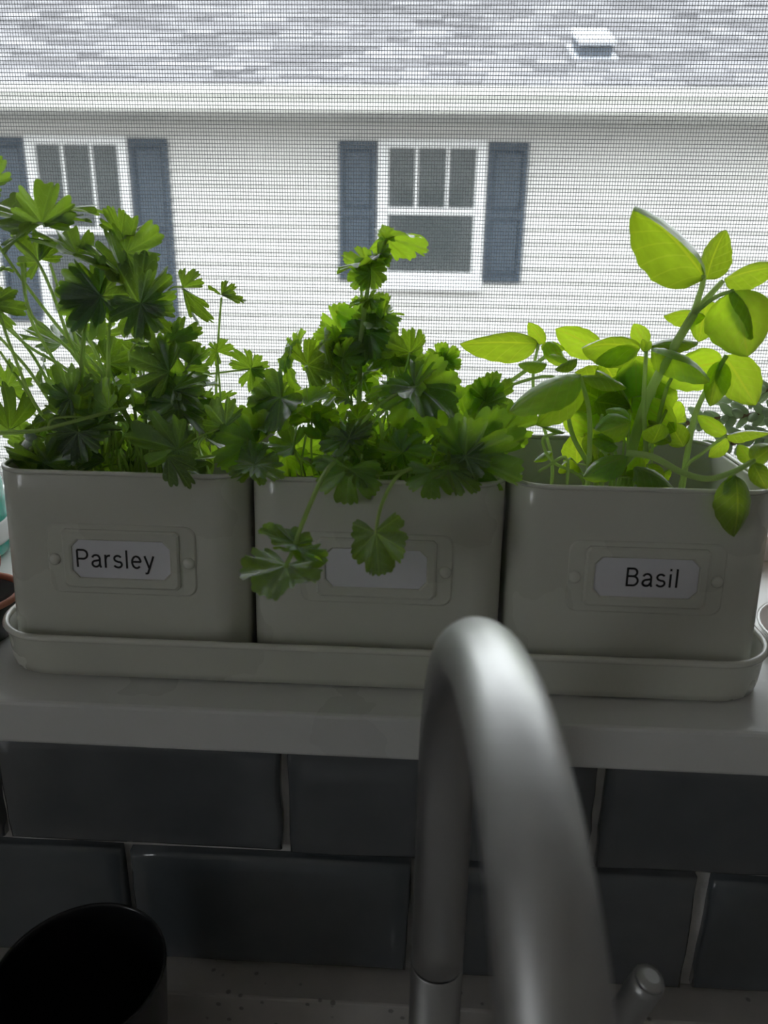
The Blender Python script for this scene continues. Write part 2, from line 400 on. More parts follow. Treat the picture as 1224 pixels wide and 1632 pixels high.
# ------------------------------------------------------------------ tray and the three herb pots
PFY = lambda z: .3895 + (z-1.166)/.116*.0105          # front face of the pots: leans back a little
RIMZ = 1.2815; PB = SILL+.0032
tray = empty('pot_tray', (-.0215,.456,SILL), 'long cream enamel tray under the three herb pots', 'tray')
m = MB(); tc = (-.0215,.4555); hx, hy = .2235, .0718
prof = [(-.004,0),(-.0005,.0015),(.0003,.006),(.0012,.0245),(.0015,.0255)]
inn = [(-.0002,.0255),(-.0012,.006),(-.005,.003)]
R = [rrect(*tc,hx+o,hy+o,.032,SILL+.0004+z,10) for o, z in prof+inn]
m.loft(R, True, True); obj('tray_body', m, M['enamel'], tray)
m = MB(); rp = rrect(*tc,hx+.0016,hy+.0016,.0335,SILL+.0262,10); n = len(rp)
def ring_tube(m, path, r, k=8, squash=1.0):
    P = [Vector(p) for p in path]; N = len(P); rings = []
    for i in range(N):
        t = (P[(i+1)%N]-P[i-1]).normalized(); o = Vector((t.y,-t.x,0))
        rings.append([P[i] + o*(r*math.cos(2*PI*j/k)) + Vector((0,0,r*squash*math.sin(2*PI*j/k))) for j in range(k)])
    rings.append(rings[0]); m.loft(rings)
ring_tube(m, rp, .0021); obj('rolled_rim', m, M['rim'], tray)

# plain sans-serif letters drawn as strokes (unit = cap height)
def arc(cx, cy, rx, ry, a0, a1, n=14): return [(cx+rx*math.cos(math.radians(a0+(a1-a0)*k/n)), cy+ry*math.sin(math.radians(a0+(a1-a0)*k/n))) for k in range(n+1)]
GLYPH = {'P': (.74, [[(.09,0),(.09,.94)], [(.09,.94),(.40,.94)]+arc(.40,.70,.24,.24,90,-90)+[(.09,.46)]]),
         'B': (.74, [[(.09,0),(.09,1)], [(.09,.95),(.36,.95)]+arc(.36,.745,.21,.205,90,-90)+[(.09,.54)], [(.36,.54)]+arc(.38,.295,.25,.245,90,-90)+[(.09,.05)]]),
         'a': (.62, [arc(.28,.50,.20,.185,165,40,8)+[(.48,.52),(.48,.14),(.53,0)], [(.48,.42)]+[(.30,.38)]+arc(.25,.205,.18,.165,95,300,12)+[(.40,.10),(.48,.22)]]),
         'r': (.40, [[(.09,0),(.09,.72)], [(.09,.46)]+arc(.30,.44,.20,.235,170,75,8)]),
         's': (.57, [arc(.275,.525,.185,.155,25,180,9)[:]+arc(.275,.525,.185,.16,180,250,4)+[(.33,.34)]+arc(.285,.205,.195,.165,60,-90,9)+arc(.285,.205,.22,.165,-90,-160,5)]),
         'l': (.25, [[(.11,0),(.11,1)]]), 'i': (.25, [[(.11,0),(.11,.72)], [(.11,.88),(.11,1)]]),
         'e': (.63, [[(.08,.385),(.52,.385)]+arc(.30,.36,.23,.32,5,318,20)]),
         'y': (.58, [[(.04,.72),(.28,.03)], [(.52,.72),(.27,.0),(.21,-.16)]+arc(.13,-.15,.08,.09,-10,-90,4)+[(.05,-.235)]])}
def text_mesh(word, size, gap):
    m = MB(); x = 0; w = .054; A = []
    for ch in word:
        adv, strokes = GLYPH[ch]
        for st in strokes:
            L = []; R = []
            for k, p in enumerate(st):
                a = st[max(k-1,0)]; b = st[min(k+1,len(st)-1)]; t = Vector((b[0]-a[0], b[1]-a[1])).normalized(); o = Vector((-t.y,t.x))*w
                L.append((x+p[0]+o.x, p[1]+o.y)); R.append((x+p[0]-o.x, p[1]-o.y))
            A.append((L,R))
        x += adv+gap
    x -= gap
    for L, R in A:
        V = []
        for (a,b), (c,d) in zip(L,R):
            for z in (0,.00012): V += [((a-x/2)*size, (b-.36)*size, z), ((c-x/2)*size, (d-.36)*size, z)]
        F = []
        for k in range(len(L)-1):
            i = 4*k; F += [(i+2,i+3,i+7,i+6), (i,i+2,i+6,i+4), (i+1,i+5,i+7,i+3)]
        m.add(V,F)
    return m.mesh('lettering')

LEAN = math.atan2(.0105, .116)
def on_face(name, mb, material, parent, X, Z, d=0, bevel=0, data=None):
    """mb in (x, up, out) local coordinates laid on the leaning front face"""
    me = data or mb.mesh(name)
    o = link(name, me, material, parent, (X, PFY(Z)-d, Z))
    o.rotation_euler = (PI/2-LEAN, 0, 0)
    if bevel:
        b = o.modifiers.new('bevel','BEVEL'); b.width = bevel; b.segments = 2; b.limit_method = 'ANGLE'; b.angle_limit = math.radians(40)
    return o
def plate(outline, h, inset=0):
    m = MB(); c = [(x,y,0) for x,y in outline]; n = len(c)
    sx = max(x for x,y in outline); sy = max(y for x,y in outline)
    top = [(x*(1-inset/sx), y*(1-inset/sy), h) for x,y in outline]
    m.loft([[(x,y,-.002) for x,y in outline], [(x,y,h*.45) for x,y in outline], top], False, True, smooth=False); return m
def rr2(hx, hy, r, n=5): return [(x,y) for x,y,z in rrect(0,0,hx,hy,r,0,n)]
def oct2(hx, hy, c): return [(hx,-hy+c),(hx,hy-c),(hx-c,hy),(-hx+c,hy),(-hx,hy-c),(-hx,-hy+c),(-hx+c,-hy),(hx-c,-hy)]

def herb_pot(x0, x1, lx, lz, word, tx, label):
    cx = (x0+x1)/2; hx = (x1-x0)/2 - .0006
    p = empty('herb_pot', (cx,.455,PB), label, 'pot', 'cream enamel herb pots in the tray')
    m = MB(); R = []
    def ring(z, o):
        y0 = PFY(z)-o; y1 = .5185 + (z-PB)/.116*.003 + o
        return rrect(cx, (y0+y1)/2, hx+o, (y1-y0)/2, .019, z, 10)
    for z, o in ((PB,-.004),(PB+.001,-.0018),(PB+.004,-.0008),(PB+.010,0),(PB+.05,0),(RIMZ-.012,0),(RIMZ-.002,0),(RIMZ,-.0008),(RIMZ-.003,-.0018),(RIMZ-.05,-.0018),(PB+.004,-.002)): R.append(ring(z,o))
    m.loft(R, True, True); obj('pot_body', m, M['enamel'], p)
    m = MB(); ring_tube(m, ring(RIMZ,-.0006), .0014); obj('rolled_rim', m, M['rim'], p)
    h = on_face('label_holder', plate(rr2(.0425,.0205,.006), .0008, .0008), M['enamel'], p, lx, lz)
    # raised inner frame with an opening for the card
    o = rr2(.0335,.0172,.002); i = oct2(.0282,.0112,.0042)
    m = MB(); ro = [(.0335,-.0172+.002),(.0335,.0172-.002),(.0335-.002,.0172),(-.0335+.002,.0172),(-.0335,.0172-.002),(-.0335,-.0172+.002),(-.0335+.002,-.0172),(.0335-.002,-.0172)]
    sc = lambda L, k, z: [(x*k, y*(1-(1-k)*1.9), z) for x, y in L]
    m.loft([sc(ro,1,0), sc(ro,.993,.0014), sc(ro,.96,.0021), sc(i,1.03,.0021), sc(i,1.0,.0016), sc(i,.995,.0002)], smooth=False)
    on_face('label_frame', m, M['enamel'], p, lx, lz+.0005, .0006)
    on_face('label_card', plate(oct2(.0281,.0111,.0042), .0003), M['card'], p, lx, lz+.0005, .0010)
    for s in (-1,1):
        m = MB(); m.lathe([(.0036,-.001),(.0034,.0006),(.0026,.0014),(.0013,.0019),(0,.0021)], n=16)
        on_face('rivet', m, M['rim'], p, lx+s*.0385, lz-.0005, .0008)
    if word:
        on_face('lettering', None, M['ink'], p, tx, lz-.0006, .0014, data=text_mesh(word, .0107, .075))
    m = MB(); rg = ring(RIMZ-.036,-.003); n = len(rg); cxy = Vector((sum(q[0] for q in rg)/n, sum(q[1] for q in rg)/n, RIMZ-.034))
    rs = random.Random(int(cx*1e4)); rings = []
    for k in (1,.8,.6,.4,.2): rings.append([(cxy.x+(q[0]-cxy.x)*k, cxy.y+(q[1]-cxy.y)*k, RIMZ-.036+rs.uniform(-.002,.002)) for q in rg])
    m.loft(rings, False, True)
    so = obj('potting_soil', m, M['soil'])
    tag(so, 'dark potting soil inside the %s pot' % (word.lower() if word else 'middle blank-label'), 'soil', kind='stuff')
    return p
herb_pot(-.2395,-.0960, -.1665,1.2325, 'Parsley', -.1700, 'cream enamel pot with embossed label reading Parsley')
herb_pot(-.0948, .0490, -.0225,1.2325, '', 0, 'cream enamel middle pot with a blank white label')
herb_pot( .0502, .1950,  .1255,1.2325, 'Basil', .1290, 'cream enamel pot with embossed label reading Basil')

# ------------------------------------------------------------------ faucet
fa = Vector((.0167,.300,.909)); fd = Vector((.095,-1,0)).normalized(); FR = .0131; R0 = .100; AZ = 1.1755
faucet = empty('kitchen_faucet', fa, 'brushed steel gooseneck faucet in front of the herb pots', 'faucet')
m = MB(); m.lathe([(.027,0),(.027,.004),(.0245,.007),(.0134,.010),(.0134,.147),(.0130,.1476)], fa, 36); obj('faucet_body', m, M['steel'], faucet)
m = MB(); m.lathe([(.0127,.1470),(.0127,.1492)], fa, 36); obj('joint_ring', m, M['dark_gap'], faucet)
pts = [fa+Vector((0,0,.149+ (AZ-.909-.149)*k/8)) for k in range(8)]
for k in range(33):
    a = PI*k/32; pts.append(Vector((fa.x,fa.y,AZ)) + fd*(R0*(1-math.cos(a))) + Vector((0,0,R0*math.sin(a))))
for k in range(1,5): pts.append(pts[-1]+Vector((0,0,-.008)))
m = MB(); m.tube(pts, FR, 36); obj('gooseneck', m, M['steel'], faucet)
e = pts[-1]
m = MB(); m.lathe([(.0122,0),(.0150,-.004),(.0155,-.055),(.0130,-.062),(.0105,-.062),(.0105,-.058)], e, 32); obj('spray_head', m, M['steel'], faucet)
m = MB(); m.tube(smooth_path([fa+Vector((.010,0,.062)), fa+Vector((.040,-.004,.062))],3), .0105, 20); obj('handle_hub', m, M['steel'], faucet)
hp = smooth_path([fa+Vector((.036,-.004,.064)), (.070,.291,.985), (.0985,.280,1.035), (.1125,.272,1.085)], 6)
m = MB(); m.tube(hp, [.0085-.002*abs(.4-i/len(hp)) for i in range(len(hp))], 16); hd = obj('handle', m, M['steel'], faucet)
m = MB(); dd = (hp[-1]-hp[-2]).normalized(); m.tube([hp[-1], hp[-1]+dd*.0018, hp[-1]+dd*.0032], [.0072,.0064,.0035], 16); obj('handle_cap', m, M['steel'], hd)

# ------------------------------------------------------------------ black tumbler on the worktop
m = MB(); c = (-.163,.2845,.909)
m.lathe([(.030,0),(.033,.001),(.0345,.004),(.0420,.143),(.0424,.1455),(.0418,.1470),(.0408,.1455),(.0400,.140),(.0330,.008),(.0,.006)], c, 48)
tag(obj('tumbler', m, M['black']), 'plain black tumbler standing left of the faucet below the tiles', 'tumbler')

# ------------------------------------------------------------------ little things at both ends of the sill
bt = empty('bottle', (-.372,.560,SILL), 'teal plastic bottle with white band on the sill left of the parsley', 'bottle')
c = (-.372,.560,SILL)
M['teal'] = mat('teal_plastic', (.03,.36,.28), .25, coat=.3)
m = MB(); m.lathe([(.036,0),(.040,.003),(.041,.010),(.041,.060),(.036,.074),(.018,.086),(.016,.090),(.016,.098),(0,.098)], c, 32); obj('bottle_body', m, M['teal'], bt)
m = MB(); m.lathe([(.0413,.012),(.0418,.014),(.0418,.028),(.0413,.030)], c, 32); obj('label_band', m, M['trim'], bt)
m = MB(); m.lathe([(.0175,.094),(.0185,.096),(.0185,.112),(.017,.114),(0,.114)], c, 24); obj('cap', m, M['trim'], bt)
bp = empty('small_pot', (-.2865,.4300,SILL), 'tiny black pot with copper coloured rim beside the tray left end', 'pot')
c = (-.2865,.4300,SILL)
m = MB(); m.lathe([(.024,0),(.027,.001),(.0335,.024),(.0335,.026),(.0320,.026),(.031,.021),(0,.020)], c, 32); obj('pot_body', m, M['black'], bp)
m = MB(); ring_tube(m, [(c[0]+.0335*math.cos(2*PI*k/32), c[1]+.0335*math.sin(2*PI*k/32), SILL+.0275) for k in range(32)], .0022); obj('copper_rim', m, M['terracotta'], bp)
for k, a in enumerate((.2,1.4,2.6,3.7,4.9,5.8)):
    m = MB(); d = Vector((math.cos(a),math.sin(a),0)); P = [Vector(c)+Vector((0,0,.021)), Vector(c)+d*.012+Vector((0,0,.036)), Vector(c)+d*.020+Vector((0,0,.052)), Vector(c)+d*.0215+Vector((0,0,.060))]
    m.tube(smooth_path(P,4), [.003,.0035,.0045,.0055,.0062,.0068,.007,.0068,.0062,.005,.0035,.002,.0008], 10); obj('fleshy_leaf', m, M['terracotta'], bp)
sp = empty('striped_pot', (.2785,.4600,SILL), 'dark pot with pink stripe on a white saucer right of the basil', 'pot')
c = (.2785,.4600,SILL)
m = MB(); m.lathe([(.040,0),(.046,.001),(.053,.009),(.0535,.0105),(.0515,.0105),(.044,.004),(0,.004)], c, 40); obj('saucer', m, M['saucer'], sp)
m = MB(); m.lathe([(.030,.0045),(.034,.005),(.0385,.030)], c, 36); obj('pot_body', m, M['black'], sp)
m = MB(); m.lathe([(.0385,.030),(.0393,.0345)], c, 36); obj('pink_stripe', m, M['pink'], sp)
m = MB(); m.lathe([(.0393,.0345),(.0415,.050)], c, 36); obj('dark_band', m, M['black'], sp)
m = MB(); m.lathe([(.0415,.050),(.043,.060),(.044,.066),(.042,.066),(.040,.056),(0,.055)], c, 36); obj('tan_collar', m, M['tan'], sp)

# ------------------------------------------------------------------ leaves
def leaf_mat(name, top, trans, tmix, rough, vein, coat=0, kind='fan', spec=1.5):
    m = bpy.data.materials.new(name); m.use_nodes = True; N = m.node_tree.nodes; L = m.node_tree.links
    N.remove(N['Principled BSDF']); p = N.new('ShaderNodeBsdfDiffuse'); gl = N.new('ShaderNodeBsdfGlossy'); gl.inputs['Roughness'].default_value = rough
    def mth(op, a, b=None, c=None):
        n = N.new('ShaderNodeMath'); n.operation = op
        for i, q in enumerate((a, b, c)):
            if q is None: continue
            if isinstance(q, (int, float)): n.inputs[i].default_value = q
            else: L.new(q, n.inputs[i])
        return n.outputs[0]
    uv = N.new('ShaderNodeUVMap'); sx = N.new('ShaderNodeSeparateXYZ'); L.new(uv.outputs[0], sx.inputs[0])
    u, v = sx.outputs[0], sx.outputs[1]
    if kind == 'fan':      # u counts lobes, v runs from the petiole to the margin
        d = mth('ABSOLUTE', mth('SUBTRACT', mth('FRACT', mth('ADD', u, .5)), .5))
        w1 = mth('LESS_THAN', mth('MULTIPLY', d, v), .022)
        e = mth('ABSOLUTE', mth('SUBTRACT', mth('FRACT', mth('SUBTRACT', mth('MULTIPLY', v, 4.0), mth('MULTIPLY', d, 3.0))), .5))
        w2 = mth('MULTIPLY', mth('LESS_THAN', e, .035), .5)
    else:                  # u across (-1..1), v along
        a = mth('ABSOLUTE', u)
        w1 = mth('LESS_THAN', a, .05)
        e = mth('ABSOLUTE', mth('SUBTRACT', mth('FRACT', mth('SUBTRACT', mth('MULTIPLY', v, 6.0), mth('MULTIPLY', a, 1.6))), .5))
        w2 = mth('MULTIPLY', mth('LESS_THAN', e, .045), .45)
    ve = mth('MAXIMUM', w1, w2)
    no = N.new('ShaderNodeTexNoise'); no.inputs['Scale'].default_value = 5; no.inputs['Detail'].default_value = 3; L.new(uv.outputs[0], no.inputs['Vector'])
    oi = N.new('ShaderNodeObjectInfo')
    k = mth('ADD', mth('MULTIPLY', no.outputs['Fac'], .5), mth('MULTIPLY', oi.outputs['Random'], .6))     # leaf to leaf and patchy tone
    k = mth('ADD', k, .42)
    def tone(col, vcol, f):
        a = N.new('ShaderNodeMix'); a.data_type = 'RGBA'; a.blend_type = 'MULTIPLY'; a.inputs[0].default_value = 1; a.inputs[6].default_value = (*col,1); L.new(k, a.inputs[7])
        b = N.new('ShaderNodeMix'); b.data_type = 'RGBA'; L.new(mth('MULTIPLY', ve, f), b.inputs[0]); L.new(a.outputs[2], b.inputs[6]); b.inputs[7].default_value = (*vcol,1); return b.outputs[2]
    L.new(tone(top, vein, .45), p.inputs['Color'])
    t = N.new('ShaderNodeBsdfTranslucent'); L.new(tone(trans, tuple(min(1, c*1.3) for c in trans), .85), t.inputs[0])
    bp = N.new('ShaderNodeBump'); bp.inputs['Strength'].default_value = .8; bp.inputs['Distance'].default_value = .0009; bp.invert = True
    L.new(mth('ADD', ve, mth('MULTIPLY', no.outputs['Fac'], .8)), bp.inputs['Height']); L.new(bp.outputs[0], p.inputs['Normal']); L.new(bp.outputs[0], gl.inputs['Normal'])
    x = N.new('ShaderNodeMixShader'); x.inputs[0].default_value = tmix; L.new(p.outputs[0], x.inputs[1]); L.new(t.outputs[0], x.inputs[2])
    # waxy surface over the tissue, the same index seen from either side of the blade
    ge = N.new('ShaderNodeNewGeometry'); fr = N.new('ShaderNodeFresnel')
    L.new(mth('ADD', spec, mth('MULTIPLY', ge.outputs['Backfacing'], 1/spec-spec)), fr.inputs['IOR']); L.new(bp.outputs[0], fr.inputs['Normal'])
    y = N.new('ShaderNodeMixShader'); L.new(fr.outputs[0], y.inputs[0]); L.new(x.outputs[0], y.inputs[1]); L.new(gl.outputs[0], y.inputs[2])
    L.new(y.outputs[0], N['Material Output'].inputs[0]); return m
LM = {'p': leaf_mat('parsley_leaf', (.080,.140,.075), (.42,.70,.03), .37, .33, (.20,.29,.15), spec=1.7),
      'c': leaf_mat('cilantro_leaf', (.085,.155,.075), (.52,.84,.03), .50, .33, (.20,.30,.14), spec=1.7),
      'b': leaf_mat('basil_leaf', (.120,.200,.095), (.66,.95,.03), .56, .38, (.22,.34,.14), kind='ov', spec=1.48)}
STEM = {'p': mat('parsley_stem', (.42,.58,.16), .35), 'c': mat('cilantro_stem', (.44,.60,.18), .35), 'b': mat('basil_stem', (.50,.62,.28), .40)}
def see_through(m, col, f):
    """fleshy tissue: part of the light passes"""
    N = m.node_tree.nodes; L = m.node_tree.links; p = N['Principled BSDF']
    t = N.new('ShaderNodeBsdfTranslucent'); t.inputs[0].default_value = (*col,1)
    x = N.new('ShaderNodeMixShader'); x.inputs[0].default_value = f; L.new(p.outputs[0], x.inputs[1]); L.new(t.outputs[0], x.inputs[2])
    L.new(x.outputs[0], N['Material Output'].inputs[0])
for s_ in STEM.values(): see_through(s_, (.80,.95,.45), .5)

def fan_leaf(kind, seed, droop, cup):
    """a lobed, scalloped fan: petiole end at the origin, tip near x = 1"""
    r = random.Random(seed); D = math.radians
    #        half angle, end radius, notches (angle, depth, width), scallop period, depth, vein angles
    if kind == 'p': ha, er, no, sp, td, ve = 108, .50, [(26,.46,6),(68,.40,6)], 13.0, .13, (0,47,90)
    elif kind == 'd': ha, er, no, sp, td, ve = 60, .70, [(20,.42,5)], 12.0, .13, (0,38)
    elif kind == 'o': ha, er, no, sp, td, ve = 138, .66, [(33,.22,4.5),(88,.24,5)], 9.5, .085, (0,58,112)
    else: ha, er, no, sp, td, ve = 132, .62, [(27,.42,4.5),(76,.46,5)], 10.0, .11, (0,52,104)
    nt = [(D(s*a+r.uniform(-5,5)), d*r.uniform(.75,1.15), D(w)) for a, d, w in no for s in (-1,1)]
    cs = sorted(D(s*a) for a in ve for s in ((-1,1) if a else (1,)))
    NA = 110; px = -.02; rings = [0,.22,.42,.60,.76,.88,1.0]; V = []; UV = []; ph = r.uniform(0,PI)
    for j in range(NA+1):
        a = D(-ha) + 2*D(ha)*j/NA; q = abs(a)/D(ha)
        rad = (er+(1-er)*math.cos(q*PI/2)**.8) * min(1, (1-q)*9+.10)
        for na, nd, nw in nt: rad *= 1 - nd*math.exp(-((a-na)/nw)**2)
        rad *= (1-td) + td*abs(math.sin(PI*a/D(sp)+ph))**.6
        if a <= cs[0]: u = a-cs[0]
        elif a >= cs[-1]: u = len(cs)-1+(a-cs[-1])
        else:
            for i in range(len(cs)-1):
                if cs[i] <= a <= cs[i+1]: u = i+(a-cs[i])/(cs[i+1]-cs[i])
        fr = abs((u+.5) % 1 - .5)
        for i, f in enumerate(rings):
            rr_ = rad*f; X = px + rr_*math.cos(a); Y_ = rr_*math.sin(a)
            z = .14*rr_*fr*2 - droop*X*abs(X) + cup*Y_*Y_ + .05*f*f*math.sin(5*a+seed) + .045*f**3*math.sin(14*a+2*seed)
            V.append((X,Y_,z)); UV.append((u,f))
    n = len(rings); F = []
    for j in range(NA):
        for i in range(n-1):
            F.append((j*n+i,j*n+i+1,(j+1)*n+i+1,(j+1)*n+i) if i else (j*n,j*n+1,(j+1)*n+1))
    me = bpy.data.meshes.new('leaf'); me.from_pydata(V,[],F)
    for p in me.polygons: p.use_smooth = True
    ul = me.uv_layers.new(name='UVMap')
    for lp in me.loops: ul.data[lp.index].uv = UV[lp.vertex_index]
    me.materials.append(LM['p' if kind in 'pd' else 'c']); return me

def basil_leaf(seed, droop, cup, curl=0.0):
    r = random.Random(seed); NL, NW = 18, 12; V = []; UV = []; F = []
    for i in range(NL+1):
        t = i/NL; w = .36*(math.sin(PI*t**.80)**.72)*(1.0-.10*t) if 0 < t < 1 else 0
        w *= 1 + .03*math.sin(t*31+seed)*(t > .3)
        for j in range(NW+1):
            s = -1+2*j/NW; a = abs(s)
            q = .018*abs(math.sin(PI*(t*6-a*1.6)))*min(1, a*3)*(1-a**4)
            z = -droop*t*t + .05*math.sin(PI*t) - cup*w*(a**1.8) + q + .05*w*a*math.sin(7*t+seed*1.3+(2 if s > 0 else 0)) - curl*max(0,a-.55)**1.5
            V.append((t + .02*a*math.sin(PI*t), s*w*(1-.12*cup*a), z)); UV.append((s,t))
    for i in range(NL):
        for j in range(NW):
            F.append((i*(NW+1)+j,(i+1)*(NW+1)+j,(i+1)*(NW+1)+j+1,i*(NW+1)+j+1))
    me = bpy.data.meshes.new('leaf'); me.from_pydata(V,[],F)
    for p in me.polygons: p.use_smooth = True
    ul = me.uv_layers.new(name='UVMap')
    for lp in me.loops: ul.data[lp.index].uv = UV[lp.vertex_index]
    me.materials.append(LM['b']); return me

LEAVES = {k: [fan_leaf(k, 10*i+ord(k), d, c) for i, (d, c) in enumerate(((.05,.10),(.22,.05),(-.12,.25),(.30,-.30),(.12,.35),(.40,.10)))] for k in 'pcdo'}
LEAVES['b'] = [basil_leaf(i, d, c, q) for i, (d, c, q) in enumerate(((.05,.35,.0),(.22,.5,.05),(.35,.7,.12),(-.08,.3,.0),(.15,.8,.2)))]
HINT = {'c': (0,-1,.30), 'k': (0,1,.30), 'u': (0,.02,1), 'U': (0,-.42,1), 'g': (0,-.20,1), 'a': (0,.50,.85), 'l': (-.8,-.5,.4), 'r': (.8,-.5,.4),
        'L': (-.75,.25,.6), 'R': (.75,.25,.6), 'd': (0,-.8,-.5)}
rl = random.Random(5)

class Plant:
    def __init__(s, name, loc, label, kind):
        s.root = empty(name, loc, label, 'plant'); s.k = kind; s.n = 0
    def put(s, kind, base, tip, hint, w=1.0, var=None, size=1.0):
        X = (tip-base); Ln = X.length*size
        if Ln < 1e-5: return
        X = X.normalized(); H = Vector(HINT[hint]) if isinstance(hint, str) else Vector(hint)
        Z = H - X*H.dot(X)
        if Z.length < .05: Z = Vector((.3,-.7,.6)); Z = Z - X*Z.dot(X)
        Z.normalize(); Yv = Z.cross(X)
        vs = LEAVES[kind]; me = vs[(var if var is not None else rl.randrange(len(vs))) % len(vs)]
        o = bpy.data.objects.new('leaf', me); COL.objects.link(o); o.parent = s.root
        R = Matrix((X, Yv, Z)).transposed().to_4x4()
        o.matrix_basis = Matrix.Translation(base - s.root.location) @ R @ Matrix.Diagonal((Ln, Ln*w, Ln, 1))
        s.n += 1; return o
    def leaf(s, bx, by, tx, ty, Y, dY=0, hint='c', w=1.0, kind=None, var=None):
        return s.put(kind or s.k, at(bx,by,Y), at(tx,ty,Y+dY), hint, w, var)
    def stem(s, pts, r0=.0011, r1=None, k=5):
        """pts: (px, py, Y)"""
        Q = [at(*p) for p in pts]
        if pts[0][1] > 728 and pts[0][2] > .412 and Q[0].z < RIMZ+.03:      # rooted: carry on down into the soil
            Q.insert(0, Vector((s.root.location.x+max(-.058,min(.058,Q[0].x-s.root.location.x)), min(.505,Q[0].y+.004), RIMZ-.040)))
        P = smooth_path(Q, k); r1 = r1 or r0; n = len(P)
        m = MB(); m.tube(P, [r0+(r1-r0)*i/(n-1) for i in range(n)], 7)
        return obj('stem', m, STEM[s.k], s.root)
    def spray(s, c, Y, tips, hint='c', kind=None, w=1.0, var=None):
        for t in tips:
            h = t[3] if len(t) > 3 else hint
            s.leaf(c[0], c[1], t[0], t[1], Y, t[2] if len(t) > 2 else 0, h, t[4] if len(t) > 4 else w, kind, var)
def inpoly(x, y, P):
    c = False; j = len(P)-1
    for i in range(len(P)):
        if (P[i][1] > y) != (P[j][1] > y) and x < (P[j][0]-P[i][0])*(y-P[i][1])/(P[j][1]-P[i][1])+P[i][0]: c = not c
        j = i
    return c
def fill(pl, poly, n, Y0, Y1, s0, s1, kinds, hints, root, petiole=.6, seed=1, up=.5, w=(.85,1.15)):
    r = random.Random(seed); xs = [p[0] for p in poly]; ys = [p[1] for p in poly]; k = 0
    while k < n:
        x = r.uniform(min(xs),max(xs)); y = r.uniform(min(ys),max(ys))
        if not inpoly(x,y,poly): continue
        k += 1; Y = r.uniform(Y0,Y1); L = r.uniform(s0,s1)
        a = r.gauss(-PI/2, 1.15) if r.random() < up else r.uniform(-PI,PI)
        dx, dy = math.cos(a)*L, math.sin(a)*L
        pl.leaf(x-dx*.4, y-dy*.4, x+dx*.6, y+dy*.6, Y, r.uniform(-.012,.012), r.choice(hints), r.uniform(*w), r.choice(kinds))
        if r.random() < petiole:
            rx = root[0]+(x-root[0])*.45+r.uniform(-25,25); ry = root[1]; mY = (Y+.455)/2
            pl.stem([(rx,ry,mY), ((rx*.6+x*.4)+r.uniform(-10,10),(ry+y)/2,Y), (x-dx*.4,y-dy*.4,Y)], .0009, .0005, 4)

# ------------------------------------------------------------------ parsley
ps = Plant('parsley_plant', (-.1675,.455,RIMZ-.016), 'tall dark green flat leaf parsley growing in the left pot', 'p')
Y = .44
ps.leaf(-18,292, 6,250, Y, 0, 'c', 1.0)
ps.leaf(67,355, 80,286, .432, .006, 'c', 1.05, 'p', 0)
ps.leaf(70,356, 142,338, .434, .0, 'g', .8, 'd', 1)
ps.leaf(63,356, -8,305, .446, .012, 'g', 1.0, 'p', 1)
ps.leaf(95,336, 174,320, .452, .01, 'u', .8, 'd', 3)
ps.leaf(66,358, -6,392, .436, -.010, 'u', .9, 'p', 1)
ps.leaf(122,404, 48,366, .440, .004, 'g', .8, 'p', 4)
ps.leaf(60,417, 22,374, .446, .006, 'k', .9, 'p', 0)
ps.leaf(62,412, 97,388, .446, .004, 'k', .8, 'd', 0)
ps.leaf(192,374, 174,330, .455, .004, 'c', .85, 'd', 2)
ps.leaf(192,380, 234,352, .455, .006, 'g', 1.0, 'p', 1)
ps.leaf(203,402, 262,370, .448, .004, 'c', .95, 'p', 2)
ps.leaf(204,446, 126,383, .442, .006, 'g', .8, 'p', 4)
ps.leaf(200,440, 165,372, .444, .008, 'u', .8, 'd', 2)
ps.spray((224,486), .428, [(226,393,.006,'k',.85),(276,436,.004,'k',.75),(282,492,.0,'c',.6),(184,534,-.004,'c',1.2),(270,530,0,'c',1.0)], kind='d')
ps.leaf(224,484, 212,540, .427, -.004, 'c', 1.15, 'p', 0)
ps.spray((160,472), .430, [(106,426,.004),(86,478,.0),(104,520,-.004),(144,520,-.004),(206,466,0)], 'c', 'd', 1.25)
ps.leaf(165,470, 92,468, .431, 0, 'c', .95, 'p', 0)
ps.leaf(-8,432, 18,424, .44, 0, 'g', .8); ps.leaf(-14,486, 38,492, .43, 0, 'c', .9, 'p', 3)
ps.leaf(-14,480, 20,470, .435, 0, 'c', .8, 'd', 3)
ps.leaf(292,458, 314,427, .455, .004, 'c', 1.0, 'd', 3); ps.leaf(292,460, 332,520, .455, -.004, 'l', .65, 'd', 1)
ps.leaf(96,548, 42,512, .475, .006, 'g', .9, 'p', 1); ps.leaf(112,522, 166,560, .470, 0, 'g', .9, 'p', 1)
ps.leaf(158,536, 196,528, .47, 0, 'k', .7, 'd', 0)
ps.leaf(268,592, 204,566, .432, -.006, 'c', 1.05, 'p', 1); ps.leaf(262,590, 244,528, .436, .008, 'l', .8, 'd', 1)
ps.leaf(262,560, 222,530, .438, .010, 'g', .9, 'p', 4); ps.leaf(262,548, 326,572, .440, .004, 'c', .9, 'p', 3)
ps.leaf(280,545, 322,520, .445, .006, 'k', .9, 'p', 0); ps.leaf(295,590, 336,556, .445, .006, 'k', .7, 'd', 0)
ps.leaf(276,622, 332,596, .434, .006, 'U', 1.0, 'p', 1); ps.leaf(278,622, 322,652, .430, -.008, 'U', .9, 'd', 4)
ps.leaf(286,622, 222,618, .436, 0, 'c', .75, 'd', 3); ps.leaf(278,642, 228,664, .432, -.004, 'c', .95, 'p', 3)
